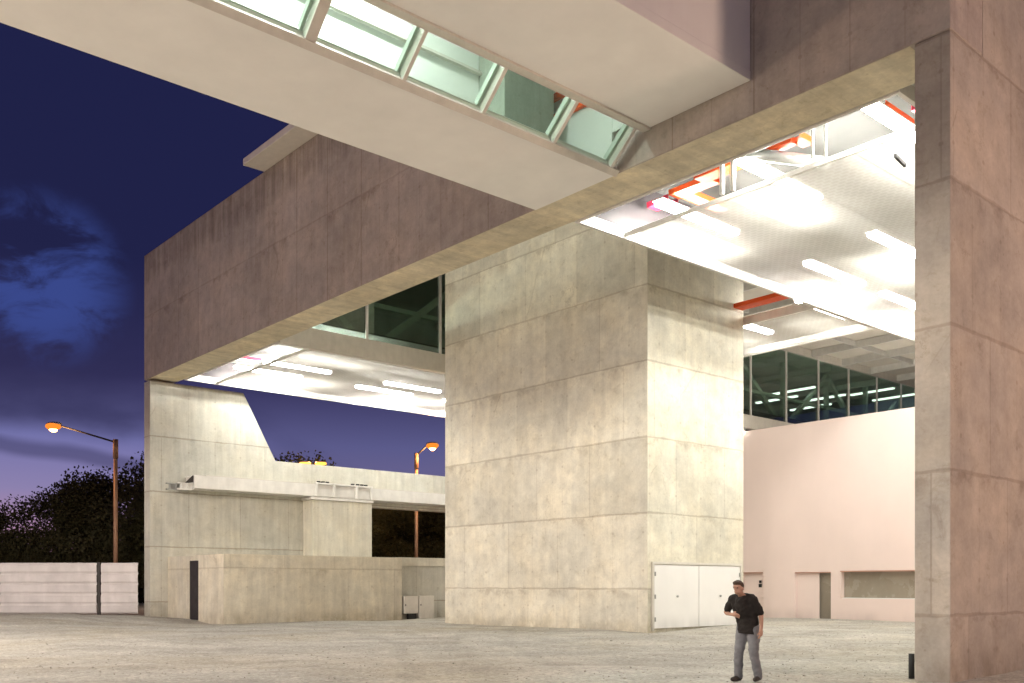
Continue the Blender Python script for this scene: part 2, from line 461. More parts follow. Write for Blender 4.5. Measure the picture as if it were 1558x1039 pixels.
def build_stones():
    t = bmesh.new(); bmesh.ops.create_icosphere(t, subdivisions=1, radius=1.0)
    t.verts.index_update()
    tv = [v.co.copy() for v in t.verts]; tf = [[v.index for v in f.verts] for f in t.faces]; t.free()
    verts, faces = [], []
    rnd = random.Random(3)
    for i in range(4200):
        q = rnd.random()
        D = 11 + 34 * q ** 1.7
        r = rnd.uniform(-.56, .56)
        # spread over the yard in front of and under the hall
        x = D * (-.753) + D * r * .658; y = D * .658 + D * r * .753
        s = rnd.uniform(.006, .018) * (1.0 if rnd.random() < .95 else 1.6)
        z = gz(x, y) + .05 * noise.noise(Vector((x * .35, y * .35, 0))) + .03 * noise.noise(Vector((x * .9, y * .9, 5)))
        M = Matrix.Translation((x, y, z + s * .2)) @ Matrix.Rotation(rnd.uniform(0, 6), 4, 'Z') @ Matrix.Diagonal((s * rnd.uniform(.8, 1.6), s, s * rnd.uniform(.5, .9), 1))
        n0 = len(verts)
        verts += [M @ v for v in tv]
        faces += [[k + n0 for k in f] for f in tf]
    me = bpy.data.meshes.new('gravel'); me.from_pydata(verts, [], faces)
    me.materials.append(plain('loose_stone', (.44, .41, .35), .9, var=.4, scale=8))
    o = bpy.data.objects.new('gravel', me); COL.objects.link(o)
    tag(o, 'loose stones scattered over the pale gravel yard', 'gravel', kind='stuff')
build_stones()

# ------------------------------------------------------------------ concrete hall
XL, XR = -44.75, -7.35          # outer faces of the two end walls
YF, YB = 16.37, 17.66           # front and back of the long beam
ZS, ZT = 11.15, 16.95           # soffit and top of the beam
hall = empty('concrete_hall', (-26, 16.4, 0), 0, 'large raw concrete hall raised on end walls with a long front beam over the yard', 'building')
MB().box(XL, XR, YF, YB, ZS + .004, ZT, bev=.02).build('front_beam', C_FRONT, hall)
MB().box(XL + .76, XR - .72, YF + .015, YB - .01, ZS - .004, ZS + .003).build('beam_soffit', C_SOFFIT, hall)
# near end wall (right of the photograph)
MB().prism([(YF, -.4), (44, -.4), (44, ZT - .01), (YB + .01, ZT - .01), (YB + .01, ZS - .01), (YF, ZS - .01)], 'X', XR - .63, XR, bev=.018).build('end_wall', C_ENDW, hall)
# far end wall with its cut out and the low lintel
MB().prism([(YF, -.4), (26.4, -.4), (26.4, 5.85), (46, 5.85), (46, 7.9), (22.68, 7.87), (20.95, 11.06), (YF, 11.06)], 'X', XL, XL + .72, bev=.018).build('end_wall', C_WHITEW, hall)
MB().box(XL + .02, XL + .70, 44.5, 46, -.3, 5.84).build('wall_pier', C_WHITEW, hall)
MB().box(XL + .01, XL + .60, YB + .02, 74, 11.62, ZT - .02).build('upper_wall', C_WHITEW, hall)
# roof
MB().box(XL + .03, XR - .02, YB + .01, 76, 16.96, 17.12).build('roof_slab', M_ROOFUNDER, hall)
MB().box(-32.72, -18.2, 15.55, YB, 16.955, 17.2, bev=.02).build('roof_canopy', M_TRIM, hall)
# plenum slab above the two wing ceilings
MB().box(-17.7, XR - .65, YB + .02, 45, 12.75, 12.95).build('plenum_slab', M_SLAB, hall)
MB().box(-17.72, XR - .65, YB + .02, YB + .10, 11.4, 12.74).build('plenum_lining', M_INTERIOR, hall)
MB().box(XL + .62, -34.5, YB + .02, YB + .045, 11.4, 12.24).build('plenum_lining', M_INTERIOR, hall)

def ceiling(x0, x1, y0, y1, ym, z, xm=None):
    """perforated metal ceiling with an open service gap along the beam"""
    e = MB().box(x0, x1, ym, y1, z, z + .03).build('ceiling_panel', M_PERF, hall)
    fr = MB()
    fr.box(x0 - .10, x0, y0 + .10, y1, z - .06, z + .24, bev=.01)
    fr.box(x1, x1 + .10, y0 + .10, y1, z - .06, z + .24, bev=.01)
    fr.box(x0 - .10, x1 + .10, y1, y1 + .10, z - .06, z + .24, bev=.01)
    fr.box(x0 - .10, x1 + .10, y0 + .01, y0 + .10, z - .06, z + .24, bev=.01)
    fr.build('ceiling_frame', M_WHITEMETAL, e)
    ed = MB().box(x0, x1, ym - .05, ym - .002, z - .02, z + .10)
    ed.build('edge_angle', M_WHITEMETAL, e)
    return e
ceiling(-17.62, -9.0, YB, 45, 19.55, 11.17)
ceiling(-43.15, -34.32, YB, 40, 19.3, 11.17)
ceiling(-34.1, -17.84, 29.3, 33.35, 29.5, 11.17)
# side linings above the frames; the dark ones are blackened to damp edge glow
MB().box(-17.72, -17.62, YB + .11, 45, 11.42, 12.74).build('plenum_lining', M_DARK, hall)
MB().box(-8.98, -8.88, YB + .11, 45, 11.42, 12.74).build('plenum_lining', M_INTERIOR, hall)
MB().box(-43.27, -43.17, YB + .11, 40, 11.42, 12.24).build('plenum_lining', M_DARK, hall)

# glazed clerestory along the far side of the void
XG = -34.2
gl = MB().box(XG - .03, XG, YB + .1, 72, 11.95, 16.45).build('clerestory_glass', G_DARK, hall)
for y in (21.77, 25.6, 29.4, 33.3, 37.2, 41.1, 45.1, 49.12, 52.95, 56.72, 60.55, 64.42, 67.99, 71.9):
    MB().box(XG + .003, XG + .10, y - .05, y + .05, 11.94, 16.44).build('mullion', M_WHITEMETAL, gl)
MB().box(XG - .20, XG + .12, YB + .1, 72, 11.12, 11.93, bev=.01).build('fascia', M_TRIM, hall)
MB().box(XG - .20, XG + .16, YB + .1, 72, 16.46, 16.94, bev=.01).build('glazing_head_beam', M_TRIM, hall)
# upper hall behind the glass
MB().box(XL + .62, XG - .22, YB + .05, 72, 12.25, 12.32).build('upper_floor', M_SLAB, hall)
MB().box(XL + .62, XG - .22, YB + .05, 72, 16.72, 16.76).build('upper_ceiling', M_HALLDARK, hall)
MB().box(XL + .62, XL + .70, YB + .05, 72, 11.67, 16.70).build('upper_back_wall', M_HALLDARK, hall)
MB().box(XL + .72, XG - .22, 71.9, 72.1, 11.67, 16.70).build('upper_back_wall', M_HALLDARK, hall)
XT = -36.4
ys = [17.9 + 5.45 * i for i in range(11)]
for i in range(10):
    y0, y1 = ys[i], ys[i + 1]
    if i % 2 == 0: MB().bar((XT, y0, 16.4), (XT, y1, 12.1), .28, .28).build('truss_brace', M_GREENSTEEL, hall)
    else: MB().bar((XT, y0, 12.1), (XT, y1, 16.4), .28, .28).build('truss_brace', M_GREENSTEEL, hall)
    MB().box(XT - .14, XT + .14, y0 - .14, y0 + .14, 11.7, 16.6).build('truss_post', M_GREENSTEEL, hall)
MB().box(XT - .15, XT + .15, 17.8, 71.5, 11.7, 12.35).build('truss_chord', M_GREENSTEEL, hall)
MB().box(XT - .12, XT + .12, 17.8, 71.5, 14.1, 14.3).build('truss_chord', M_GREENSTEEL, hall)
for i in range(8):
    y = 19.5 + 6.6 * i
    MB().box(XL + .8, XG - .4, y - .12, y + .12, 16.2, 16.6).build('hall_beam', M_GREENSTEEL, hall)
# joists of the void roof
for i, y in enumerate([21.77 + 3.78 * k for k in range(14)]):
    MB().box(XG + .18, -17.75, y - .07, y + .07, 16.50, 16.94).build('roof_joist', M_WHITEMETAL, hall)
for x in (-31, -27.6, -24.2, -20.8):
    MB().box(x - .05, x + .05, YB + .2, 74, 16.62, 16.93).build('roof_purlin', M_WHITEMETAL, hall)
MB().box(-17.70, -17.5, YB + .12, 76, 12.96, 16.93).build('upper_wall', M_WHITE, hall)

# ------------------------------------------------------------------ fluorescent fittings in the ceilings
def make_fixture(E):
    root = empty('fluorescent_light')
    MB().box(-.17, .17, -1.75, 1.75, .105, .15).build('housing', M_WHITEMETAL, root, world=False)
    for s in (-.085, .085):
        MB().box(s - .04, s + .04, -1.7, 1.7, 0, .10).build('tube', E, root, world=False)
    return root
fx = make_fixture(E_TUBE)
first = True
def put_fixture(x, y, z, label, rz=0.0):
    global first
    o = fx if first else copy_tree(fx)
    first = False
    o.location = (x, y, z); o.rotation_euler = (0, 0, rz)
    tag(o, label, 'light', 'fluorescent lights above the perforated ceilings')
NEAR = {(-16.6, 21.4): 'glowing strip light at the left front corner of the near perforated ceiling',
        (-13.65, 20.95): 'blown out strip light behind the grey pipe in the near ceiling',
        (-10.3, 20.6): 'strip light at the right front of the near ceiling beside the end wall',
        (-16.6, 28.6): 'strip light on the near ceiling\'s left edge above the white doors',
        (-14.0, 27.8): 'strip light in the middle of the near ceiling beside the right wall',
        (-16.6, 33.4): 'strip light at the back left edge of the near ceiling over the pink wall'}
for (x, y), l in NEAR.items(): put_fixture(x, y, 11.78, l)
for (x, y) in ((-10.4, 27.6), (-13.9, 33.2), (-10.4, 33.2), (-10.4, 36.4), (-13.7, 36.6)):  # the deepest pair is an extra row added to brighten the pink wall
    put_fixture(x, y, 11.78, 'unseen strip light put in the near ceiling behind the right end wall')
FAR = {(-36.2, 21.2): 'strip light nearest the dark glazing in the far ceiling',
       (-40.3, 21.9): 'strip light in the middle front of the far ceiling',
       (-42.2, 21.4): 'strip light at the far ceiling\'s left front corner over the pale end wall',
       (-36.4, 27.6): 'strip light of the far ceiling touching the core wall beneath the glazing',
       (-40.5, 28.6): 'strip light in the middle of the far ceiling beside the core wall',
       (-42.2, 28.0): 'strip light on the far ceiling\'s outer edge against the sky',
       (-42.2, 33.6): 'strip light on the far ceiling\'s outer edge right beside the core wall'}
for (x, y), l in FAR.items(): put_fixture(x, y, 11.78, l)
put_fixture(-38.0, 34, 11.78, 'strip light of the far ceiling hidden behind the core wall')
sx = make_fixture(E_SMALL)
o = sx; o.location = (-19.0, 31.9, 11.78)
tag(o, 'strip light in the small ceiling between core and near ceiling', 'light', 'fluorescent lights above the perforated ceilings')
o = copy_tree(sx); o.location = (-22.2, 31.6, 11.78)
tag(o, 'strip light in the small ceiling touching the right edge of the core wall', 'light', 'fluorescent lights above the perforated ceilings')

vx = make_fixture(E_VOID_FILL)  # added tubes hidden by the beam, brightening the void and upper core
for i, x in enumerate((-21.5, -26.0, -30.5)):
    o = vx if i == 0 else copy_tree(vx)
    o.location = (x, 20.4, 16.2); o.rotation_euler = (0, 0, PI / 2)
    tag(o, 'added unseen strip light high under the roof, brightening the upper core', 'light', 'added strip lights under the void roof')
hx = make_fixture(E_HALL)
for i, (x, y, z) in enumerate(((-37.5, 59, 15.2), (-37.5, 63, 15.2), (-39.5, 60, 15.0), (-39.5, 64.5, 15.0), (-36.0, 67.2, 16.0), (-36, 70.5, 16.0), (-38, 24.5, 16.0))):
    o = hx if i == 0 else copy_tree(hx)
    o.location = (x, y, z); o.rotation_euler = (0, 0, PI / 2)
    tag(o, ['pale tube light behind the dark glazing, second bay right of the core', 'pale tube light behind the dark glazing, third bay right of the core',
            'lower rear tube light behind the dark glazing in its second bay', 'lower rear tube light behind the dark glazing in its third bay',
            'bright tube light high behind the glazing near the right wall', 'tube light highest behind the glazing beside the right wall',
            'tube light high in the hall behind the glazing left of the core'][i], 'light', 'tube lights in the upper hall')

# ------------------------------------------------------------------ services in the gap behind the beam
def tray(x0, x1, y0, y1, z, m, label, h=.14):
    root = empty('cable_tray', ((x0 + x1) / 2, (y0 + y1) / 2, z), 0, label, 'cable tray', 'cable trays in the ceiling gap')
    b = MB()
    b.box(x0, x1, y0, y1, z, z + .012)
    if x1 - x0 > y1 - y0:
        b.box(x0, x1, y0 - .014, y0 - .001, z, z + h); b.box(x0, x1, y1 + .001, y1 + .014, z, z + h)
    else:
        b.box(x0 - .014, x0 - .001, y0, y1, z, z + h); b.box(x1 + .001, x1 + .014, y0, y1, z, z + h)
    b.build('channel', m, root)
    return root
tray(-17.3, -16.55, 20.05, 20.45, 12.0, M_RED, 'pinkish red cable tray at the left end of the ceiling gap')
tray(-16.45, -15.1, 19.95, 20.35, 12.05, M_ORANGE, 'long orange cable tray left of the white hanger')
tray(-16.35, -16.0, 20.40, 21.9, 12.05, M_ORANGE, 'orange cable tray running back from the one left of the white hanger')
tray(-15.3, -13.95, 19.55, 19.95, 12.0, M_ORANGE, 'orange cable tray passing behind the white hanger')
tray(-13.35, -12.5, 19.6, 19.85, 12.0, M_ORANGE, 'orange cable tray just above the grey pipe')
tray(-12.62, -12.35, 19.7, 20.3, 12.1, M_ORANGE, 'short orange cable tray right of the grey pipe')
tray(-10.62, -10.25, 19.7, 21.0, 12.0, M_ORANGE, 'orange cable tray nearest the right end wall')
tray(-9.95, -9.6, 20.3, 20.8, 12.0, M_RED, 'short red cable tray tucked against the right end wall')
tray(-38.9, -38.3, 19.1, 19.3, 12.0, M_ORANGE, 'small orange cable tray in the far ceiling gap')
tray(-41.4, -41.0, 18.8, 20.4, 12.0, M_RED, 'small red cable tray in the far ceiling gap')
tray(-21.0, -18.6, 28.6, 29.1, 11.6, M_ORANGE, 'dark orange cable tray between the core and the near ceiling')

def hanger(x, y, label, z0=11.2, w=.09):
    root = empty('ceiling_hanger', (x, y, z0), 0, label, 'hanger', 'white hangers in the ceiling gap')
    MB().box(x - .16 - w / 2, x - .16 + w / 2, y - w / 2, y + w / 2, z0, 12.74).build('hanger_rod', M_WHITEMETAL, root)
    MB().box(x + .16 - w / 2, x + .16 + w / 2, y - w / 2, y + w / 2, z0, 12.74).build('hanger_rod', M_WHITEMETAL, root)
    MB().box(x - .115, x + .115, y - .03, y + .03, z0 + .9, z0 + .98).build('cross_bar', M_WHITEMETAL, root)
hanger(-14.05, 19.25, 'white double hanger between two orange trays')
hanger(-11.6, 19.3, 'thin white double hanger right of the grey pipe', w=.05)
p = MB().tube((-13.6, 19.2, 12.0), (-12.1, 20.6, 11.65), .14, seg=16).build('grey_pipe', M_GREY)
tag(p, 'fat grey pipe lying across the ceiling gap under the orange trays', 'pipe')
p = MB().tube((-13.0, 18.9, 11.75), (-10.9, 18.9, 11.75), .03).build('conduit', M_GREY)
tag(p, 'thin grey conduit running to the right hanger in the ceiling gap', 'conduit')
p = MB().tube((-17.4, 18.6, 11.9), (-9.2, 18.6, 12.2), .045).build('conduit', M_WHITEMETAL)
tag(p, 'long white conduit running the length of the near ceiling gap', 'conduit')
p = MB().bar((-10.28, 20.2, 11.10), (-10.38, 20.85, 11.10), .06, .08).build('black_sensor', M_MARK)
tag(p, 'small black bar hanging under the near ceiling by the right end wall', 'sensor')
tag(MB().box(-43, -40.5, 18.3, 18.75, 11.9, 12.2).build('air_duct', M_WHITEMETAL), 'white rectangular duct in the front gap of the far ceiling', 'duct')

# ------------------------------------------------------------------ concrete core with white double door
core = empty('concrete_core', (-26, 26.5, 0), 0, 'massive square concrete core with rough pour lines in the middle of the hall', 'pillar')
MB().box(-31.55, -20.6, 23.9, 29.2, -.4, 16.49, bev=.025).build('shaft', C_CORE, core)
for i, (a, b) in enumerate(((24.18, 26.52), (26.55, 28.9))):
    d = MB().box(-20.6, -20.55, a, b, .20, 2.30, bev=.006).build('door_leaf', M_DOORWHITE, core)
    for z in (.5, 1.25, 2.0):
        yh = a + .03 if i == 0 else b - .03
        MB().box(-20.549, -20.52, yh - .02, yh + .02, z - .07, z + .07).build('hinge', M_GREY, d)
    MB().tube((-20.548, (a + b) / 2, 1.25), (-20.50, (a + b) / 2, 1.25), .035).build('door_knob', M_GREY, d)
df = MB()
df.box(-20.6, -20.53, 24.08, 24.16, .12, 2.40); df.box(-20.6, -20.53, 28.92, 29.0, .12, 2.40); df.box(-20.6, -20.53, 24.161, 28.919, 2.32, 2.40)
df.build('door_frame', M_TRIM, core)

# ------------------------------------------------------------------ pink volume behind
PY = 37.5
pink = empty('pink_building', (-22, 38, 0), 0, 'flat pale pink rendered block behind the core with doors and a long window', 'building')
# front wall pieces around the openings (door recess 1, recess 2 with open door, window)
w = MB()
TOPZ = 8.80
w.box(-40, -26.55, PY, PY + .35, -.3, TOPZ)
w.box(-26.549, -25.4, PY, PY + .35, 2.22, TOPZ)
w.box(-25.399, -23.75, PY, PY + .35, -.3, TOPZ)
w.box(-23.749, -21.98, PY, PY + .35, 2.20, TOPZ)
w.box(-21.979, -21.56, PY, PY + .35, -.3, TOPZ)
w.box(-21.559, -12.0, PY, PY + .35, 2.24, TOPZ)
w.box(-21.559, -12.0, PY, PY + .35, -.3, 1.06)
w.box(-11.999, -9.2, PY, PY + .35, -.3, TOPZ)
w.build('wall', M_PINK, pink)
MB().box(-39.99, -9.21, PY + .36, 70, 8.5, TOPZ - .02).build('roof', M_PINK, pink)
d1 = MB().box(-26.54, -25.41, PY + .14, PY + .2, -.2, 2.21).build('door', M_PINK, pink)
MB().box(-25.72, -25.55, PY + .125, PY + .139, 1.52, 1.68).build('door_sign', M_MARK, d1)
MB().box(-25.70, -25.57, PY + .125, PY + .139, 1.72, 1.84).build('door_sign', M_MARK, d1)
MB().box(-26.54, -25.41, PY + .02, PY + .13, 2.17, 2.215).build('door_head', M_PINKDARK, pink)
MB().box(-23.74, -22.62, PY + .12, PY + .18, .12, 2.16).build('door', M_PINK, pink)
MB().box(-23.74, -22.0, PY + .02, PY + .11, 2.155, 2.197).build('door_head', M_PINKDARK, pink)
MB().box(-22.85, -21.975, PY + .30, PY + .34, -.1, 2.19).build('doorway', M_RECESS, pink)
wi = MB().box(-21.55, -12.01, PY + .28, PY + .33, 1.07, 2.235).build('window', M_RECESS, pink)
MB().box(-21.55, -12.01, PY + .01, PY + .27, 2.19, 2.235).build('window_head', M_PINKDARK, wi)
MB().box(-21.55, -21.5, PY + .01, PY + .27, 1.07, 2.185).build('window_jamb', M_PINK, wi)
MB().box(-21.45, -12.01, PY + .002, PY + .25, 1.062, 1.09).build('window_sill', M_DOORWHITE, wi)

for i, (x, y) in enumerate(((-30.5, 47), (-24.5, 47), (-30.5, 58), (-24.5, 58), (-19, 52))):  # added uplights, hidden by the front wall, to brighten the roof joists
    f_ = empty('floodlight', (x, y, 8.8), 0, 'added floodlight, unseen on the pink roof, brightening the joists', 'light', 'added floodlights on the pink roof')
    MB().box(-.3, .3, -.2, .2, 0, .2, bev=.01).build('housing', M_GREY, f_, world=False)
    MB().box(-.27, .27, -.17, .17, .201, .22).build('lens', E_FLOOD, f_, world=False)
fl = empty('floodlight', (-26.7, PY - .2, 8.9), 0, 'small bright floodlight on the pink wall top beside the core', 'light')
MB().box(-26.75, -26.45, PY - .02, PY + .16, 8.81, 9.0, bev=.01).build('housing', M_GREY, fl)
MB().box(-26.72, -26.48, PY - .05, PY - .025, 8.84, 8.97).build('lens', E_FLOOD, fl)

# ------------------------------------------------------------------ low block, pier, runway beam, cabinets
blk = empty('low_block', (-41, 21.7, 0), 0, 'low flat topped concrete kiosk with a narrow dark door by the pale wall', 'kiosk')
b = MB()
b.prism([(-44.02, 17.2), (-41.55, 17.2), (-41.55, 17.5), (-40.56, 17.5), (-40.56, 17.2), (-38.0, 17.2), (-38.0, 26.2), (-44.02, 26.2)], 'Z', -.4, 2.94)
b.build('wall', C_LOW, blk)
MB().box(-41.54, -40.57, 17.225, 17.27, .1, 2.70).build('door', M_DARK, blk)
MB().box(-41.545, -40.565, 17.203, 17.49, 2.71, 2.935).build('door_lintel', C_LOW, blk)
MB().box(-44.0, -38.35, 26.21, 33, -.4, 2.97).build('side_wall', C_WHITEW, blk)
MB().box(-38.349, -38.25, 26.22, 33, 2.55, 2.96).build('coping', C_PIER, blk)

pier = empty('concrete_pier', (-43.5, 26, 0), 0, 'square pale concrete pier against the end wall carrying the white steel beam', 'pier')
MB().box(-44.02, -43.0, 24.2, 27.73, -.3, 5.95, bev=.02).build('shaft', C_PIER, pier)
MB().box(-44.02, -42.94, 24.1, 27.8, 5.96, 6.10, bev=.01).build('bearing_plate', M_WHITEMETAL, pier)

run = empty('runway_beam', (-43.5, 26, 6.1), 0, 'white steel runway beam along the pale end wall with a bracketed open end', 'steel beam')
r = MB()
for xx in (-43.85, -43.1):
    r.box(xx - .14, xx + .14, 18.0, 40, 6.68, 6.73); r.box(xx - .012, xx + .012, 18.0, 40, 6.16, 6.679); r.box(xx - .14, xx + .14, 18.0, 40, 6.11, 6.159)
r.build('beam_flange', M_WHITEMETAL, run)
MB().box(-43.98, -42.97, 18.6, 40, 6.735, 6.76).build('top_plate', M_TRIM, run)
MB().box(-42.95, -42.93, 18.0, 40, 6.14, 6.70).build('side_plate', M_WHITEMETAL, run)
for y in (24.35, 25.35, 26.7, 27.6):
    MB().box(-42.925, -42.80, y - .06, y + .06, 6.12, 6.82, bev=.008).build('stiffener', M_WHITEMETAL, run)
MB().box(-42.925, -42.83, 24.41, 27.54, 6.74, 6.82).build('clamp_rail', M_WHITEMETAL, run)
for k in range(7):
    y = (24.5, 24.75, 25.0, 26.5, 26.8, 27.05, 27.3)[k]
    MB().box(-43.0, -42.86, y - .07, y + .07, 6.825, 6.90).build('clamp', M_MARK, run)
for i, (y0, y1, x) in enumerate(((16.95, 17.98, -43.55), (17.3, 17.98, -43.1))):
    br = MB()
    br.box(x - .10, x + .10, y0, y1, 6.02, 6.08); br.box(x - .10, x + .10, y0, y1, 6.30, 6.34); br.box(x - .01, x + .01, y0 + .1, y1, 6.081, 6.299)
    for q in range(3):
        yy = y0 + .15 + q * .28
        br.box(x - .09, x + .09, yy, yy + .03, 6.09, 6.29)
    br.build('end_bracket', M_GREY if i == 0 else M_WHITEMETAL, run)
MB().prism([(-44.0, 6.40), (-43.02, 6.70), (-43.02, 6.40)], 'Y', 17.96, 17.99).build('end_plate', M_POST, run)

for i, (a, b_, l) in enumerate(((26.32, 27.15, 'pale service cabinet with a black block as its dark gap, next to the concrete kiosk'), (27.22, 28.1, 'pale service cabinet standing flat on the ground further from the kiosk'))):
    cb = empty('service_cabinet', (-38.1, (a + b_) / 2, 0), 0, l, 'cabinet', 'service cabinets')
    MB().box(-38.24, -37.98, a, b_, .25 if i == 0 else -.05, 1.10, bev=.012).build('body', M_TRIM, cb)
    MB().box(-37.978, -37.96, a + .06, a + .10, .62, .70).build('handle', M_MARK, cb)
    if i == 0:
        MB().box(-38.2, -38.02, a + .3, b_ - .08, -.06, .248).build('foot', M_MARK, cb)  # black block standing in for the shaded gap under the cabinet

# ------------------------------------------------------------------ white bridge
BY0 = -14.0
br = empty('white_bridge', (-14.6, 2, 11), 0, 'white rendered footbridge with a slanted glazed strip reaching the concrete beam', 'footbridge')
MB().box(-17.8, -15.02, BY0, YF - .01, 11.12, 11.34, bev=.015).build('underside', M_WHITE, br)
MB().box(-14.16, -11.37, BY0, YF - .01, 11.85, 12.05, bev=.015).build('upper_underside', M_WHITE, br)
MB().box(-17.79, -17.5, BY0, YF - .02, 11.345, 17.2).build('side_wall', M_WHITE, br)
MB().box(-11.66, -11.38, BY0, YF - .02, 12.055, 18.2).build('side_wall', M_WHITE, br)
MB().box(-17.78, -11.39, BY0, YF - .02, 15.2, 15.4).build('ceiling', M_INTERIOR, br)
MB().box(-17.49, -17.44, BY0, YF - .03, 11.35, 15.19).build('lining', M_INTERIOR, br)
MB().box(-11.72, -11.67, BY0, YF - .03, 12.06, 15.19).build('lining', M_INTERIOR, br)
MB().box(-17.43, -15.03, BY0, YF - .03, 11.35, 11.37).build('floor', M_INTERIOR, br)
MB().box(-14.15, -11.73, BY0, YF - .03, 12.06, 12.08).build('bench', M_INTERIOR, br)
# sloped glazing
A_, B_ = Vector((-15.0, 0, 11.17)), Vector((-14.2, 0, 11.87))
dirn = (B_ - A_).normalized(); nrm = Vector((dirn.z, 0, -dirn.x))
def slopebox(mb, y0, y1, s0, s1, n0, n1):
    """box in the plane of the glazing: s along the slope, n out of it"""
    pts = []
    for s, n in ((s0, n0), (s1, n0), (s1, n1), (s0, n1)):
        q = A_ + dirn * s + nrm * n
        pts.append((q.x, q.z))
    mb.prism(pts, 'Y', y0, y1)
L = (B_ - A_).length
edges = [BY0, -8.6, -6.4, -4.2, -2.0, .2, 2.3, 4.35, 6.4, 8.38, 10.36, 12.3, 14.28, 16.1]
for i in range(len(edges) - 1):
    g = MB(); slopebox(g, edges[i] + .045, edges[i + 1] - .045, .08, L - .08, -.01, .0)
    pn = g.build('window_pane', G_BRIDGE, br)
    mw = .12 if i in (8,) else .045
    mm = MB(); slopebox(mm, edges[i + 1] - mw, edges[i + 1] + mw * .7, .06, L - .06, -.16, .03)
    mm.build('mullion', M_TRIM, br)
    if i >= 7:
        gg = MB(); slopebox(gg, edges[i + 1] - mw - .07, edges[i + 1] - mw - .003, .10, L - .10, -.28, -.16)
        gg.build('mullion_fin', M_GREENSTEEL, br)
tr = MB(); slopebox(tr, BY0, YF - .02, -.10, .055, -.10, .04); tr.build('glazing_rail', M_TRIM, br)
tr = MB(); slopebox(tr, BY0, YF - .02, L - .055, L + .05, -.10, .04); tr.build('glazing_rail', M_TRIM, br)
MB().box(-14.17, -14.0, BY0, YF - .02, 11.80, 11.847).build('drip_strip', M_TRIM, br)
# things inside the bridge
MB().box(-17.43, -16.5, 14.2, 15.75, 12.0, 15.1).build('concrete_column', concrete('concrete_inside', (.26, .29, .25), z0=12, pitch=3, width=3), br)
MB().box(-17.43, -15.1, YF - .10, YF - .04, 11.38, 15.1).build('end_panel', M_INTERIOR, br)
MB().box(-15.09, -11.74, YF - .10, YF - .04, 12.1, 15.1).build('end_panel', M_INTERIOR, br)
for z in (13.0, 13.5):
    MB().box(-17.3, -15.0, YF - .22, YF - .12, z, z + .16).build('orange_rail', M_ORANGE, br)
MB().box(-17.40, -17.3, 5.0, 14.2, 13.6, 13.66).build('wall_rail', M_TRIM, br)
bl = make_fixture(E_BRIDGE)
for i, y in enumerate((9.5, 5.5, 1.5, -2.5, -6.5)):
    o = bl if i == 0 else copy_tree(bl)
    o.location = (-15.9 if i < 5 else -14.2, y, 14.9); o.rotation_euler = (0, 0, 0 if i < 5 else PI / 2)
    tag(o, ['strip light inside the white bridge above its second and third pane', 'strip light inside the white bridge above its topmost visible pane',
            'strip light inside the white bridge beyond the top of the picture', 'strip light inside the white bridge beyond the top of the picture', 'strip light inside the white bridge beyond the top of the picture',
            'strip light inside the white bridge over the pane nearest the beam'][i], 'light', 'strip lights inside the bridge')
for i, y in enumerate((8.0, 11.0)):
    tag(MB().bar((-15.4, y, 14.6), (-15.4, y + 1.2, 14.6), .05, .12).build('black_rail', M_MARK), ['dark bar under the bridge ceiling seen through its topmost pane', 'dark bar under the bridge ceiling seen through its middle pane'][i], 'rail')

# ------------------------------------------------------------------ site hoarding
F0, F1 = Vector((-44.9, 16.15, 0)), Vector((-53.6, 6.2, 0))
fd = (F1 - F0).normalized()
fence = empty('site_fence', F0, 0, 'grey ribbed metal site hoarding standing left of the concrete hall', 'fence')
def hoarding(s0, s1, z0, z1):
    b = bmesh.new()
    nrm2 = Vector((fd.y, -fd.x, 0))
    if nrm2.dot(Vector((1, -.8, 0))) < 0: nrm2 = -nrm2
    nrib = 5
    prof = []
    H = z1 - z0
    for k in range(nrib):
        a = z0 + H * k / nrib
        prof += [(a, .0), (a + H * .03, .05), (a + H * .155, .05), (a + H * .18, .0)]
    prof.append((z1, 0.0))
    rows = []
    for (z, n) in prof:
        rows.append([b.verts.new(F0 + fd * s + nrm2 * n + Vector((0, 0, z))) for s in (s0, s1)])
    for i in range(len(rows) - 1):
        b.faces.new((rows[i][0], rows[i][1], rows[i + 1][1], rows[i + 1][0]))
    mb = MB(); mb._join(b)
    return mb
for (s0, s1) in ((0.0, 1.72), (1.92, 6.42), (6.62, 11.1)):
    hoarding(s0, s1, .3, 2.66).build('hoarding_panel', M_FENCE, fence)
for s in (1.82, 6.52):
    q = F0 + fd * s
    MB().box(q.x - .06, q.x + .06, q.y - .06, q.y + .06, 0, 2.7, rz=.85).build('fence_post', M_POST, fence)

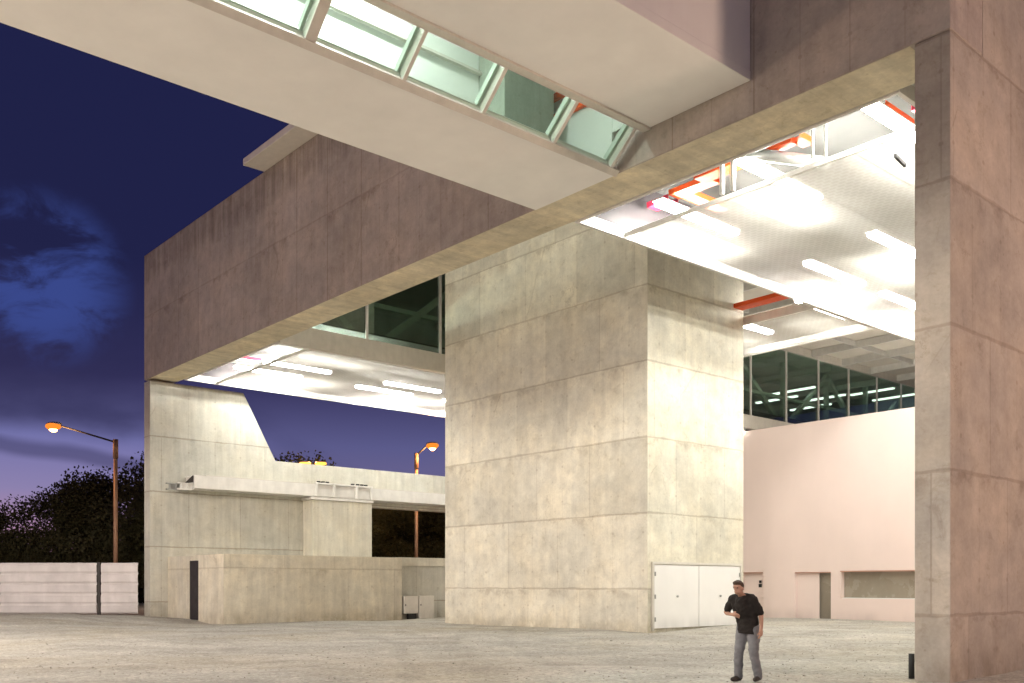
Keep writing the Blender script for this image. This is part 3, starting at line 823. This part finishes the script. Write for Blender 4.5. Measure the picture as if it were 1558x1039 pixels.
# ------------------------------------------------------------------ street lamps
def sodium_point(name, loc, power, parent, col=(1.0, .50, .20), size=.25, cut=False):
    l = bpy.data.lights.new(name, 'SPOT' if cut else 'POINT'); l.energy = power; l.color = col; l.shadow_soft_size = size
    if cut: l.spot_size = math.radians(180); l.spot_blend = .12
    o = bpy.data.objects.new(name, l); COL.objects.link(o)
    o.parent = parent; o.location = loc
    return o
def street_lamp(loc, rz, h, arm, rise, label, power, E=E_SODIUM, col=(1.0, .50, .20), group='sodium street lamps', cut=False):
    root = empty('street_lamp', loc, rz, label, 'street lamp', group)
    MB().tube((0, 0, 0), (0, 0, h - 1.0), .115, .10, 14).build('pole', M_POLE, root, world=False)
    MB().tube((0, 0, h - 1.0), (0, 0, h), .135, .13, 14).build('pole_sleeve', M_POLE, root, world=False)
    MB().tube((0, 0, h - .15), (arm, 0, h + rise), .05, .04).build('arm', M_POST, root, world=False)
    b = MB(); b.sphere((arm + .33, 0, h + rise + .09), .42, 3, (1, .45, .28))
    hd = b.build('lamp_head', M_GREY, root, world=False)
    b = MB(); b.sphere((arm + .36, 0, h + rise - .03), .42, 3, (1, .6, .5))
    b.build('lens', E_HALO, hd, world=False)  # glowing shell imitating the halo around the bulb
    b = MB(); b.sphere((arm + .36, 0, h + rise - .17), .22, 3, (1, .7, .75))
    b.build('lamp_bulb', E, hd, world=False)
    if power: sodium_point('lamp_glow', (arm + .36, 0, h + rise - .32), power, root, col, .6, cut)
    return root
# arm along local +X
street_lamp((-51.3, 17.28, .15), math.atan2(-2.35, -2.06), 9.1, 2.9, .72, 'orange street lamp behind the hoarding at the left', 600)
street_lamp((-49.1, 34.95, .15), math.atan2(.6, 1.1), 9.75, .75, .45, 'orange street lamp seen over the low wall beside the core', 1500)
# double headed lamp far beyond the low wall
tw = empty('street_lamp', (-59.5, 33.5, 0), 0.85, 'double headed yellow lamp peeping over the low wall in front of far trees', 'street lamp')
MB().tube((0, 0, 0), (0, 0, 10.0), .1, .08).build('pole', M_POLE, tw, world=False)
for s in (-1, 1):
    MB().tube((0, 0, 9.9), (s * .4, 0, 10.05), .04).build('arm', M_POST, tw, world=False)
    h_ = MB().sphere((s * .55, 0, 10.22), .40, 3, (1, .5, .2)).build('lamp_head', M_GREY, tw, world=False)
    MB().sphere((s * .55, 0, 10.12), .42, 3, (1, .6, .32)).build('lens', E_SODIUM2, h_, world=False)
sodium_point('lamp_glow', (0, 0, 9.9), 1200, tw, (1, .58, .2))
# small lamp low beyond the hoarding
sm = empty('bollard_lamp', (-58.4, 11.0, .2), 0, 'small orange light just above the hoarding at the left picture edge', 'lamp')
MB().tube((0, 0, 0), (0, 0, 3.1), .06).build('post', M_POST, sm, world=False)
MB().sphere((0, 0, 3.2), .16, 2, (1, 1, .8)).build('globe', E_SODIUM, sm, world=False)
# the yard's own lamps, behind the camera position
YL = 'yard lamps out of view'
street_lamp((6.0, 19.0, 0), 3.0, 7.0, 1.6, .3, 'sodium street lamp behind the viewpoint beside the right end wall', 5200, col=(1.0, .68, .52), group=YL)
street_lamp((-31, -5, 0), 1.4, 9.5, 1.6, .3, 'sodium street lamp behind the viewpoint left of the bridge', 19000, col=(1.0, .90, .79), group=YL, cut=True)
street_lamp((-3, -5, 0), 1.9, 9.5, 1.6, .3, 'sodium street lamp behind the viewpoint at the yard entrance', 9000, col=(1.0, .90, .79), group=YL, cut=True)
street_lamp((-24, -14, 0), 1.4, 9.0, 1.6, .3, 'sodium street lamp behind the viewpoint on the far side of the road', 5600, col=(1.0, .70, .56), group=YL)

# ------------------------------------------------------------------ trees
def leaf_mat(name, c0, c1):
    m, nt, out = mat(name); N = NT(nt)
    geo = N.n('ShaderNodeNewGeometry')
    f = N.noise(geo.outputs['Position'], .8, 4, .6)
    r = geo.outputs['Random Per Island']
    c = N.mixc(N.m('MULTIPLY', N.m('ADD', f, r), .5), c0, c1)
    N.principled(out, c, .7, None, 0, .2)
    return m
M_LEAF = leaf_mat('dark_foliage', (.018, .022, .010), (.06, .055, .022))
M_BARK = plain('bark', (.09, .06, .04), .9, var=.3, scale=4)
def make_tree(h, w, seed, nleaf=21000, leaf=.12):
    rnd = random.Random(seed)
    root = empty('tree')
    t = MB()
    t.tube((0, 0, -.2), (.1, .05, h * .45), .03 * h, .018 * h, 9)
    tips = []
    for k in range(9):
        a = rnd.uniform(0, 2 * PI); z0 = h * rnd.uniform(.22, .45)
        p1 = Vector((math.cos(a) * w * rnd.uniform(.25, .42), math.sin(a) * w * rnd.uniform(.25, .42), z0 + h * rnd.uniform(.15, .4)))
        t.tube((.05, .02, z0), p1, .012 * h, .005 * h, 6)
        tips.append(p1)
    t.build('trunk', M_BARK, root, world=False)
    # leaf clumps
    bm = bmesh.new()
    clumps = []
    for k in range(46):
        a = rnd.uniform(0, 2 * PI); zz = rnd.uniform(.12, 1.0)
        rr = w * .5 * math.sqrt(max(0.05, 1 - (zz - .42) ** 2 / .40)) * rnd.uniform(.35, 1.0)
        clumps.append((Vector((math.cos(a) * rr, math.sin(a) * rr, h * (.15 + .8 * zz))), rnd.uniform(.13, .21) * w))
    for p in tips: clumps.append((p, .14 * w))
    for i in range(nleaf):
        c, r = clumps[rnd.randrange(len(clumps))]
        d = Vector((rnd.gauss(0, 1), rnd.gauss(0, 1), rnd.gauss(0, .8)))
        d = d.normalized() * (r * rnd.uniform(.35, 1.0))
        p = c + d
        s = leaf * rnd.uniform(.6, 1.4)
        u = Vector((rnd.gauss(0, 1), rnd.gauss(0, 1), rnd.gauss(0, 1))).normalized()
        v = u.orthogonal().normalized()
        q = [p + u * s, p + v * s * .55, p - u * s, p - v * s * .55]
        bm.faces.new([bm.verts.new(x) for x in q])
    me = bpy.data.meshes.new('crown'); bm.to_mesh(me); bm.free()
    me.materials.append(M_LEAF)
    o = bpy.data.objects.new('crown', me); COL.objects.link(o); o.parent = root
    return root
# camera-independent layout: a wooded bank beyond the hoarding and beyond the end wall
protos = [make_tree(10, 8.5, 11), make_tree(10, 7.0, 12), make_tree(10, 9.5, 13)]
TREES = [  # x, y, height, proto, label
    (-69.0, 12.5, 5.0, 0, 'lowest dark tree at the left picture edge behind the hoarding'),
    (-70.0, 15.8, 6.2, 1, 'dark tree second from the left picture edge behind the hoarding'),
    (-69.5, 19.2, 7.6, 2, 'broad dark tree left of the orange lamp pole behind the hoarding'),
    (-67.5, 22.2, 8.8, 0, 'tall dark tree right behind the left lamp pole'),
    (-66.5, 25.2, 9.9, 2, 'tallest dark tree touching the far end wall at the left'),
    (-62.0, 24.2, 8.2, 1, 'dark tree in front of the tallest one by the far end wall'),
    (-75.0, 10.0, 5.4, 2, 'dark tree beyond the hoarding cut by the left picture edge'),
    (-65.0, 34.6, 10.6, 0, 'tree with its top over the low wall left of the double lamp'),
    (-64.5, 37.5, 9.6, 1, 'tree with its top over the low wall right of the double lamp'),
    (-62.0, 41.2, 8.6, 2, 'lamp lit tree seen under the runway beam left of the lamp pole'),
    (-60.0, 45.0, 8.8, 0, 'lamp lit tree seen under the runway beam right of the lamp pole'),
    (-66.0, 47.0, 9.6, 1, 'darker tree further back under the runway beam beside the core'),
    (-58.0, 38.8, 7.4, 1, 'lamp lit bushy tree under the runway beam beside the pier')]
used = set()
for x, y, h, pi, l in TREES:
    o = protos[pi] if pi not in used else copy_tree(protos[pi])
    used.add(pi)
    o.location = (x, y, gz(x, y)); s = h / 10.0
    o.scale = (s * 1.05, s * 1.05, s); o.rotation_euler = (0, 0, random.uniform(0, 6))
    tag(o, l, 'tree', 'dark trees beyond the site')
# hedge mass closing the view low down behind the trees
hb = bmesh.new()
rnd = random.Random(5)
for i in range(15000):
    t = rnd.random()
    x = -80 + 14 * t + rnd.gauss(0, 1.2); y = 4 + 62 * t + rnd.gauss(0, 1.2)
    p = Vector((x, y, abs(rnd.gauss(0, 1.0)) * 1.3 + rnd.uniform(0, 2.0)))
    u = Vector((rnd.gauss(0, 1), rnd.gauss(0, 1), rnd.gauss(0, 1))).normalized(); v = u.orthogonal().normalized()
    s = rnd.uniform(.2, .5)
    hb.faces.new([hb.verts.new(q) for q in (p + u * s, p + v * s * .6, p - u * s, p - v * s * .6)])
me = bpy.data.meshes.new('undergrowth'); hb.to_mesh(me); hb.free(); me.materials.append(M_LEAF)
o = bpy.data.objects.new('undergrowth', me); COL.objects.link(o)
tag(o, 'dark undergrowth filling the bank under the trees', 'undergrowth', kind='stuff')

# ------------------------------------------------------------------ person
M_SKIN = plain('skin', (.42, .24, .17), .6, var=.08, scale=8)
M_SHIRT = plain('black_shirt', (.020, .016, .014), .85, var=.25, scale=6)
M_JEANS = plain('faded_jeans', (.21, .21, .22), .85, var=.25, scale=6)
M_SHOE = plain('dark_shoe', (.05, .04, .035), .6, var=.2)
M_HAIR = plain('brown_hair', (.07, .045, .03), .7, var=.3, scale=20)
def capsule(bm_mb, p0, r0, p1, r1):
    bm_mb.tube(p0, p1, r0, r1, 14)
    bm_mb.sphere(p0, r0, 2); bm_mb.sphere(p1, r1, 2)
def chain(mb, pts):
    for (a, ra), (b, rb) in zip(pts, pts[1:]): capsule(mb, a, ra, b, rb)
def solid(mb, name, m, parent, voxel=.01, smooth=6, cut=None, fold=0.0):
    o = mb.build(name, m, parent, world=False)
    r = o.modifiers.new('r', 'REMESH'); r.mode = 'VOXEL'; r.voxel_size = voxel
    s = o.modifiers.new('s', 'SMOOTH'); s.iterations = smooth; s.factor = .5
    dg = bpy.context.evaluated_depsgraph_get()
    me = bpy.data.meshes.new_from_object(o.evaluated_get(dg))
    o.modifiers.clear()
    o.data = me
    if fold:
        for v, n in [(v, v.normal.copy()) for v in me.vertices]:
            p = v.co
            d = noise.noise(Vector((p.x * 7, p.y * 7, p.z * 11 + p.x * 6))) + .6 * noise.noise(Vector((p.x * 16, p.y * 16, p.z * 22 - p.x * 9)))
            v.co = p + n * (d * fold)
    if cut is not None:
        b = bmesh.new(); b.from_mesh(me)
        bmesh.ops.bisect_plane(b, geom=list(b.verts) + list(b.edges) + list(b.faces), plane_co=cut[0], plane_no=cut[1], clear_inner=True)
        b.to_mesh(me); b.free()
    for p in me.polygons: p.use_smooth = True
    return o
PX, PYY = -9.50, 13.59
face_dir = Vector((9.5, -13.6)).normalized() * .86 + Vector((-.66, -.75)) * .5
prz = math.atan2(face_dir.y, face_dir.x) + PI / 2        # local front is -Y
man = empty('person', (PX, PYY, gz(PX, PYY) + .02), prz, 'person in a black shirt and faded jeans walking across the gravel with one elbow bent', 'person')
bd = MB()
# torso and neck, slightly stooped (front = -Y)
chain(bd, [((0, 0, .92), .135), ((0, -.005, 1.08), .13), ((0, -.035, 1.26), .145), ((0, -.055, 1.36), .135)])
chain(bd, [((-.10, -.03, 1.30), .10), ((-.17, -.05, 1.415), .062)]); chain(bd, [((.10, -.03, 1.30), .10), ((.17, -.05, 1.415), .062)])
chain(bd, [((-.17, -.05, 1.415), .06), ((0, -.065, 1.455), .062), ((.17, -.05, 1.415), .06)])
chain(bd, [((0, -.065, 1.44), .062), ((0, -.14, 1.515), .055)])
# head
HC = Vector((0, -.185, 1.60))
bd.sphere(HC + Vector((0, .012, .02)), .098, 3, (.80, .98, 1.12)); bd.sphere(HC + Vector((0, -.03, -.06)), .062, 3, (.92, 1.0, .95))
bd.sphere(HC + Vector((0, -.108, -.018)), .018, 2, (.8, 1, 1.5)); bd.sphere(HC + Vector((0, -.085, -.07)), .022, 2, (1.2, .6, .5))
for s in (-1, 1):
    bd.sphere(HC + Vector((s * .080, .015, -.01)), .026, 2, (.35, .8, 1.2))
    bd.sphere(HC + Vector((s * .033, -.088, .022)), .020, 2, (1.2, .5, .5))
# legs
hips = {-1: [((-.09, 0, .90), .098), ((-.135, -.07, .50), .062), ((-.165, -.02, .28), .055), ((-.185, .02, .09), .04)],
        1: [((.09, 0, .90), .098), ((.115, -.02, .50), .062), ((.125, .05, .28), .055), ((.13, .11, .10), .04)]}
for s in (-1, 1):
    chain(bd, hips[s])
    a = Vector(hips[s][-1][0])
    chain(bd, [(a + Vector((0, .03, -.04)), .04), (a + Vector((s * .02, -.13, -.055)), .032)])
# arms: right one bent with the forearm across the belly, left hanging
R = [((-.18, -.05, 1.41), .058), ((-.385, .02, 1.165), .043), ((-.37, .01, 1.15), .04), ((-.165, -.20, 1.135), .027)]
Lf = [((.18, -.05, 1.41), .058), ((.255, .01, 1.14), .042), ((.265, -.06, .885), .027)]
chain(bd, R); chain(bd, Lf)
def hand(mb, wrist, d, palm_n, side):
    d = d.normalized(); side = side.normalized()
    chain(mb, [(wrist, .026), (wrist + d * .05, .034), (wrist + d * .085, .034)])
    chain(mb, [(wrist + d * .06 - side * .02, .024), (wrist + d * .085 + side * .022, .024)])
    for k, (o_, ln) in enumerate(((-.032, .066), (-.011, .078), (.011, .072), (.032, .056))):
        b0 = wrist + d * .09 + side * o_
        b1 = b0 + d * ln * .5 + palm_n * .010; b2 = b0 + d * ln * .9 + palm_n * .035
        chain(mb, [(b0, .0105), (b1, .0100), (b2, .0085)])
    t0 = wrist + d * .035 - side * .028
    chain(mb, [(t0, .013), (t0 - side * .035 + d * .03 + palm_n * .012, .011), (t0 - side * .045 + d * .06 + palm_n * .022, .009)])
hand(bd, Vector((-.165, -.20, 1.135)), Vector((.85, -.35, -.05)), Vector((.1, .5, -.4)).normalized(), Vector((0, .1, -1)))
hand(bd, Vector((.265, -.06, .885)), Vector((.02, -.15, -1)), Vector((-1, 0, 0)), Vector((0, 1, 0)))
solid(bd, 'body', M_SKIN, man, .008, 3)
sh = MB()
chain(sh, [((0, 0, .80), .150), ((0, 0, .92), .158), ((0, -.005, 1.08), .148), ((0, -.035, 1.26), .165), ((0, -.055, 1.36), .15)])
for s in (-1, 1):
    chain(sh, [((s * .07, -.005, .78), .125), ((s * .06, -.01, .95), .130)]); chain(sh, [((s * .09, -.01, .93), .10), ((s * .11, -.03, 1.30), .115), ((s * .17, -.05, 1.41), .078)])
chain(sh, [((-.17, -.05, 1.415), .077), ((0, -.062, 1.445), .075), ((.17, -.05, 1.415), .077)])
chain(sh, [((-.18, -.05, 1.405), .078), ((-.345, .005, 1.215), .066)])
chain(sh, [((.18, -.05, 1.405), .078), ((.245, .0, 1.17), .068)])
solid(sh, 'shirt', M_SHIRT, man, .012, 3, ((0, 0, .80), (.06, .05, 1)), .016)
je = MB()
je.sphere((0, 0, .90), .15, 2, (1.12, .9, .8))
for s in (-1, 1):
    pts = [(p, r + (.022 if i < 3 else .035)) for i, (p, r) in enumerate(hips[s])]
    chain(je, pts)
solid(je, 'jeans', M_JEANS, man, .012, 5, None, .013)
for s in (-1, 1):
    MB().sphere(HC + Vector((s * .033, -.094, .006)), .009, 2).build('eye', M_MARK, man, world=False)
for s in (-1, 1):
    so = MB(); a = Vector(hips[s][-1][0])
    chain(so, [(a + Vector((0, .05, -.045)), .047), (a + Vector((s * .01, -.05, -.05)), .046), (a + Vector((s * .025, -.17, -.058)), .038)])
    solid(so, 'shoe', M_SHOE, man, .010, 3)
ha = MB(); ha.sphere(HC + Vector((0, .028, .045)), .100, 3, (.86, .98, 1.0)); ha.sphere(HC + Vector((0, -.02, .085)), .075, 3, (.95, 1.0, .6))
solid(ha, 'hair', M_HAIR, man, .010, 3)

# stoop: the upper body leans forward over the step
for ch in man.children:
    for v in ch.data.vertices:
        t = max(0.0, v.co.z - .95)
        v.co.y -= .26 * t; v.co.z -= .045 * t

# ------------------------------------------------------------------ small things by the right end wall
p = MB().tube((-8.12, 16.55, -.05), (-8.12, 16.55, .42), .05).build('pipe_stub', M_MARK)
tag(p, 'short black pipe stub standing at the inner foot of the right end wall', 'pipe')

# ------------------------------------------------------------------ sky
w = bpy.data.worlds.new('World'); scene.world = w; w.use_nodes = True
nt = w.node_tree
for n in list(nt.nodes): nt.nodes.remove(n)
N = NT(nt)
out = nt.nodes.new('ShaderNodeOutputWorld')
tc = N.n('ShaderNodeTexCoord')
D = N.sep(tc.outputs['Generated'])
ramp = N.n('ShaderNodeValToRGB'); N.link(N.m('MULTIPLY', D[2], 2.0), ramp.inputs[0])
el = ramp.color_ramp.elements
el[0].position = 0.0; el[0].color = (.40, .20, .27, 1)
el[1].position = 1.0; el[1].color = (.014, .015, .060, 1)
for pos, c in ((.10, (.44, .25, .39)), (.18, (.26, .22, .42)), (.28, (.17, .17, .40)), (.40, (.045, .038, .12)), (.62, (.018, .017, .066))):
    e = el.new(pos); e.color = (*c, 1)
azv = N.comb(D[0], D[1], N.m('MULTIPLY', D[2], 1.9))
cl = N.noise(azv, 2.4, 6, .55, .3)
cmask = N.rng(cl, .36, .56, 0.0, 1.0, True)
hor = N.m('DIVIDE', D[1], N.m('SQRT', N.m('SUBTRACT', 1.0, N.m('MULTIPLY', D[2], D[2]))))
west = N.rng(hor, .36, .50, 1.0, 0.0, True)
edge = N.m('ADD', D[2], N.m('MULTIPLY', N.m('SUBTRACT', N.noise(azv, 5.0, 5, .55), .5), .06))
low = N.m('SUBTRACT', 1.0, N.m('MULTIPLY', west, N.rng(edge, .135, .165, 1.0, 0.0, True)))
cov = N.m('MULTIPLY', N.m('MAXIMUM', N.rng(cl, .36, .56, .55, 1.0, True), .0), low)
bandz = N.m('ADD', N.m('ADD', D[2], N.m('MULTIPLY', hor, .12)), N.m('MULTIPLY', N.m('SUBTRACT', N.noise(azv, 4.0, 4, .5), .5), .03))
band = N.m('MULTIPLY', N.rng(N.m('ABSOLUTE', N.m('SUBTRACT', bandz, .158)), .002, .011, 1.0, 0.0, True), .65)
cov = N.m('MAXIMUM', cov, N.m('MULTIPLY', band, west))
cloudc = N.mixc(N.rng(D[2], .08, .30, 0.0, 1.0), (.036, .033, .100), (.013, .015, .062))
col = N.mixc(N.m('MULTIPLY', cov, .85), ramp.outputs[0], cloudc)
# a gap of blue between the clouds
gv = N.n('ShaderNodeVectorMath', operation='DOT_PRODUCT'); N.link(tc.outputs['Generated'], gv.inputs[0])
gd = Vector((-.930, .245, .275)).normalized(); gv.inputs[1].default_value = gd
gap = N.m('MULTIPLY', N.rng(gv.outputs['Value'], .9962, .9998, 0.0, 1.0, True), N.rng(N.noise(azv, 13.0, 6, .6, .5), .42, .62, 0.0, 1.0, True))
col = N.mixc(N.m('MULTIPLY', gap, .68), col, (.050, .085, .34))
# dusk atmosphere under the clouds
sky = N.n('ShaderNodeTexSky'); sky.sky_type = 'NISHITA'; sky.sun_disc = False
sky.sun_elevation = math.radians(-3.0); sky.sun_rotation = math.radians(-75)
bg = N.n('ShaderNodeBackground'); N.link(col, bg.inputs[0]); bg.inputs[1].default_value = 1.0
bg2 = N.n('ShaderNodeBackground'); N.link(sky.outputs[0], bg2.inputs[0]); bg2.inputs[1].default_value = .006
ad = N.n('ShaderNodeAddShader'); N.link(bg.outputs[0], ad.inputs[0]); N.link(bg2.outputs[0], ad.inputs[1])
N.link(ad.outputs[0], out.inputs['Surface'])

# ------------------------------------------------------------------ camera
cam = bpy.data.cameras.new('camera'); co = bpy.data.objects.new('camera', cam); COL.objects.link(co)
co.location = (0, 0, 1.65)
co.rotation_euler = (PI / 2, 0, math.radians(90 - 41.1613))
cam.sensor_width = 36.0; cam.lens = 36.0 * 1452.8 / 1558
cam.shift_y = (889.26 - 519.5) / 1558
cam.clip_start = .1; cam.clip_end = 1500
scene.camera = co
scene.view_settings.view_transform = 'Standard'
scene.view_settings.look = 'None'
scene.view_settings.exposure = 0; scene.view_settings.gamma = 1
scene.render.engine = 'CYCLES'
scene.cycles.use_denoising = True
scene.cycles.max_bounces = 8; scene.cycles.diffuse_bounces = 4; scene.cycles.transparent_max_bounces = 12
scene.cycles.sample_clamp_indirect = 6
scene.cycles.use_light_tree = True
scene.cycles.caustics_reflective = False; scene.cycles.caustics_refractive = False
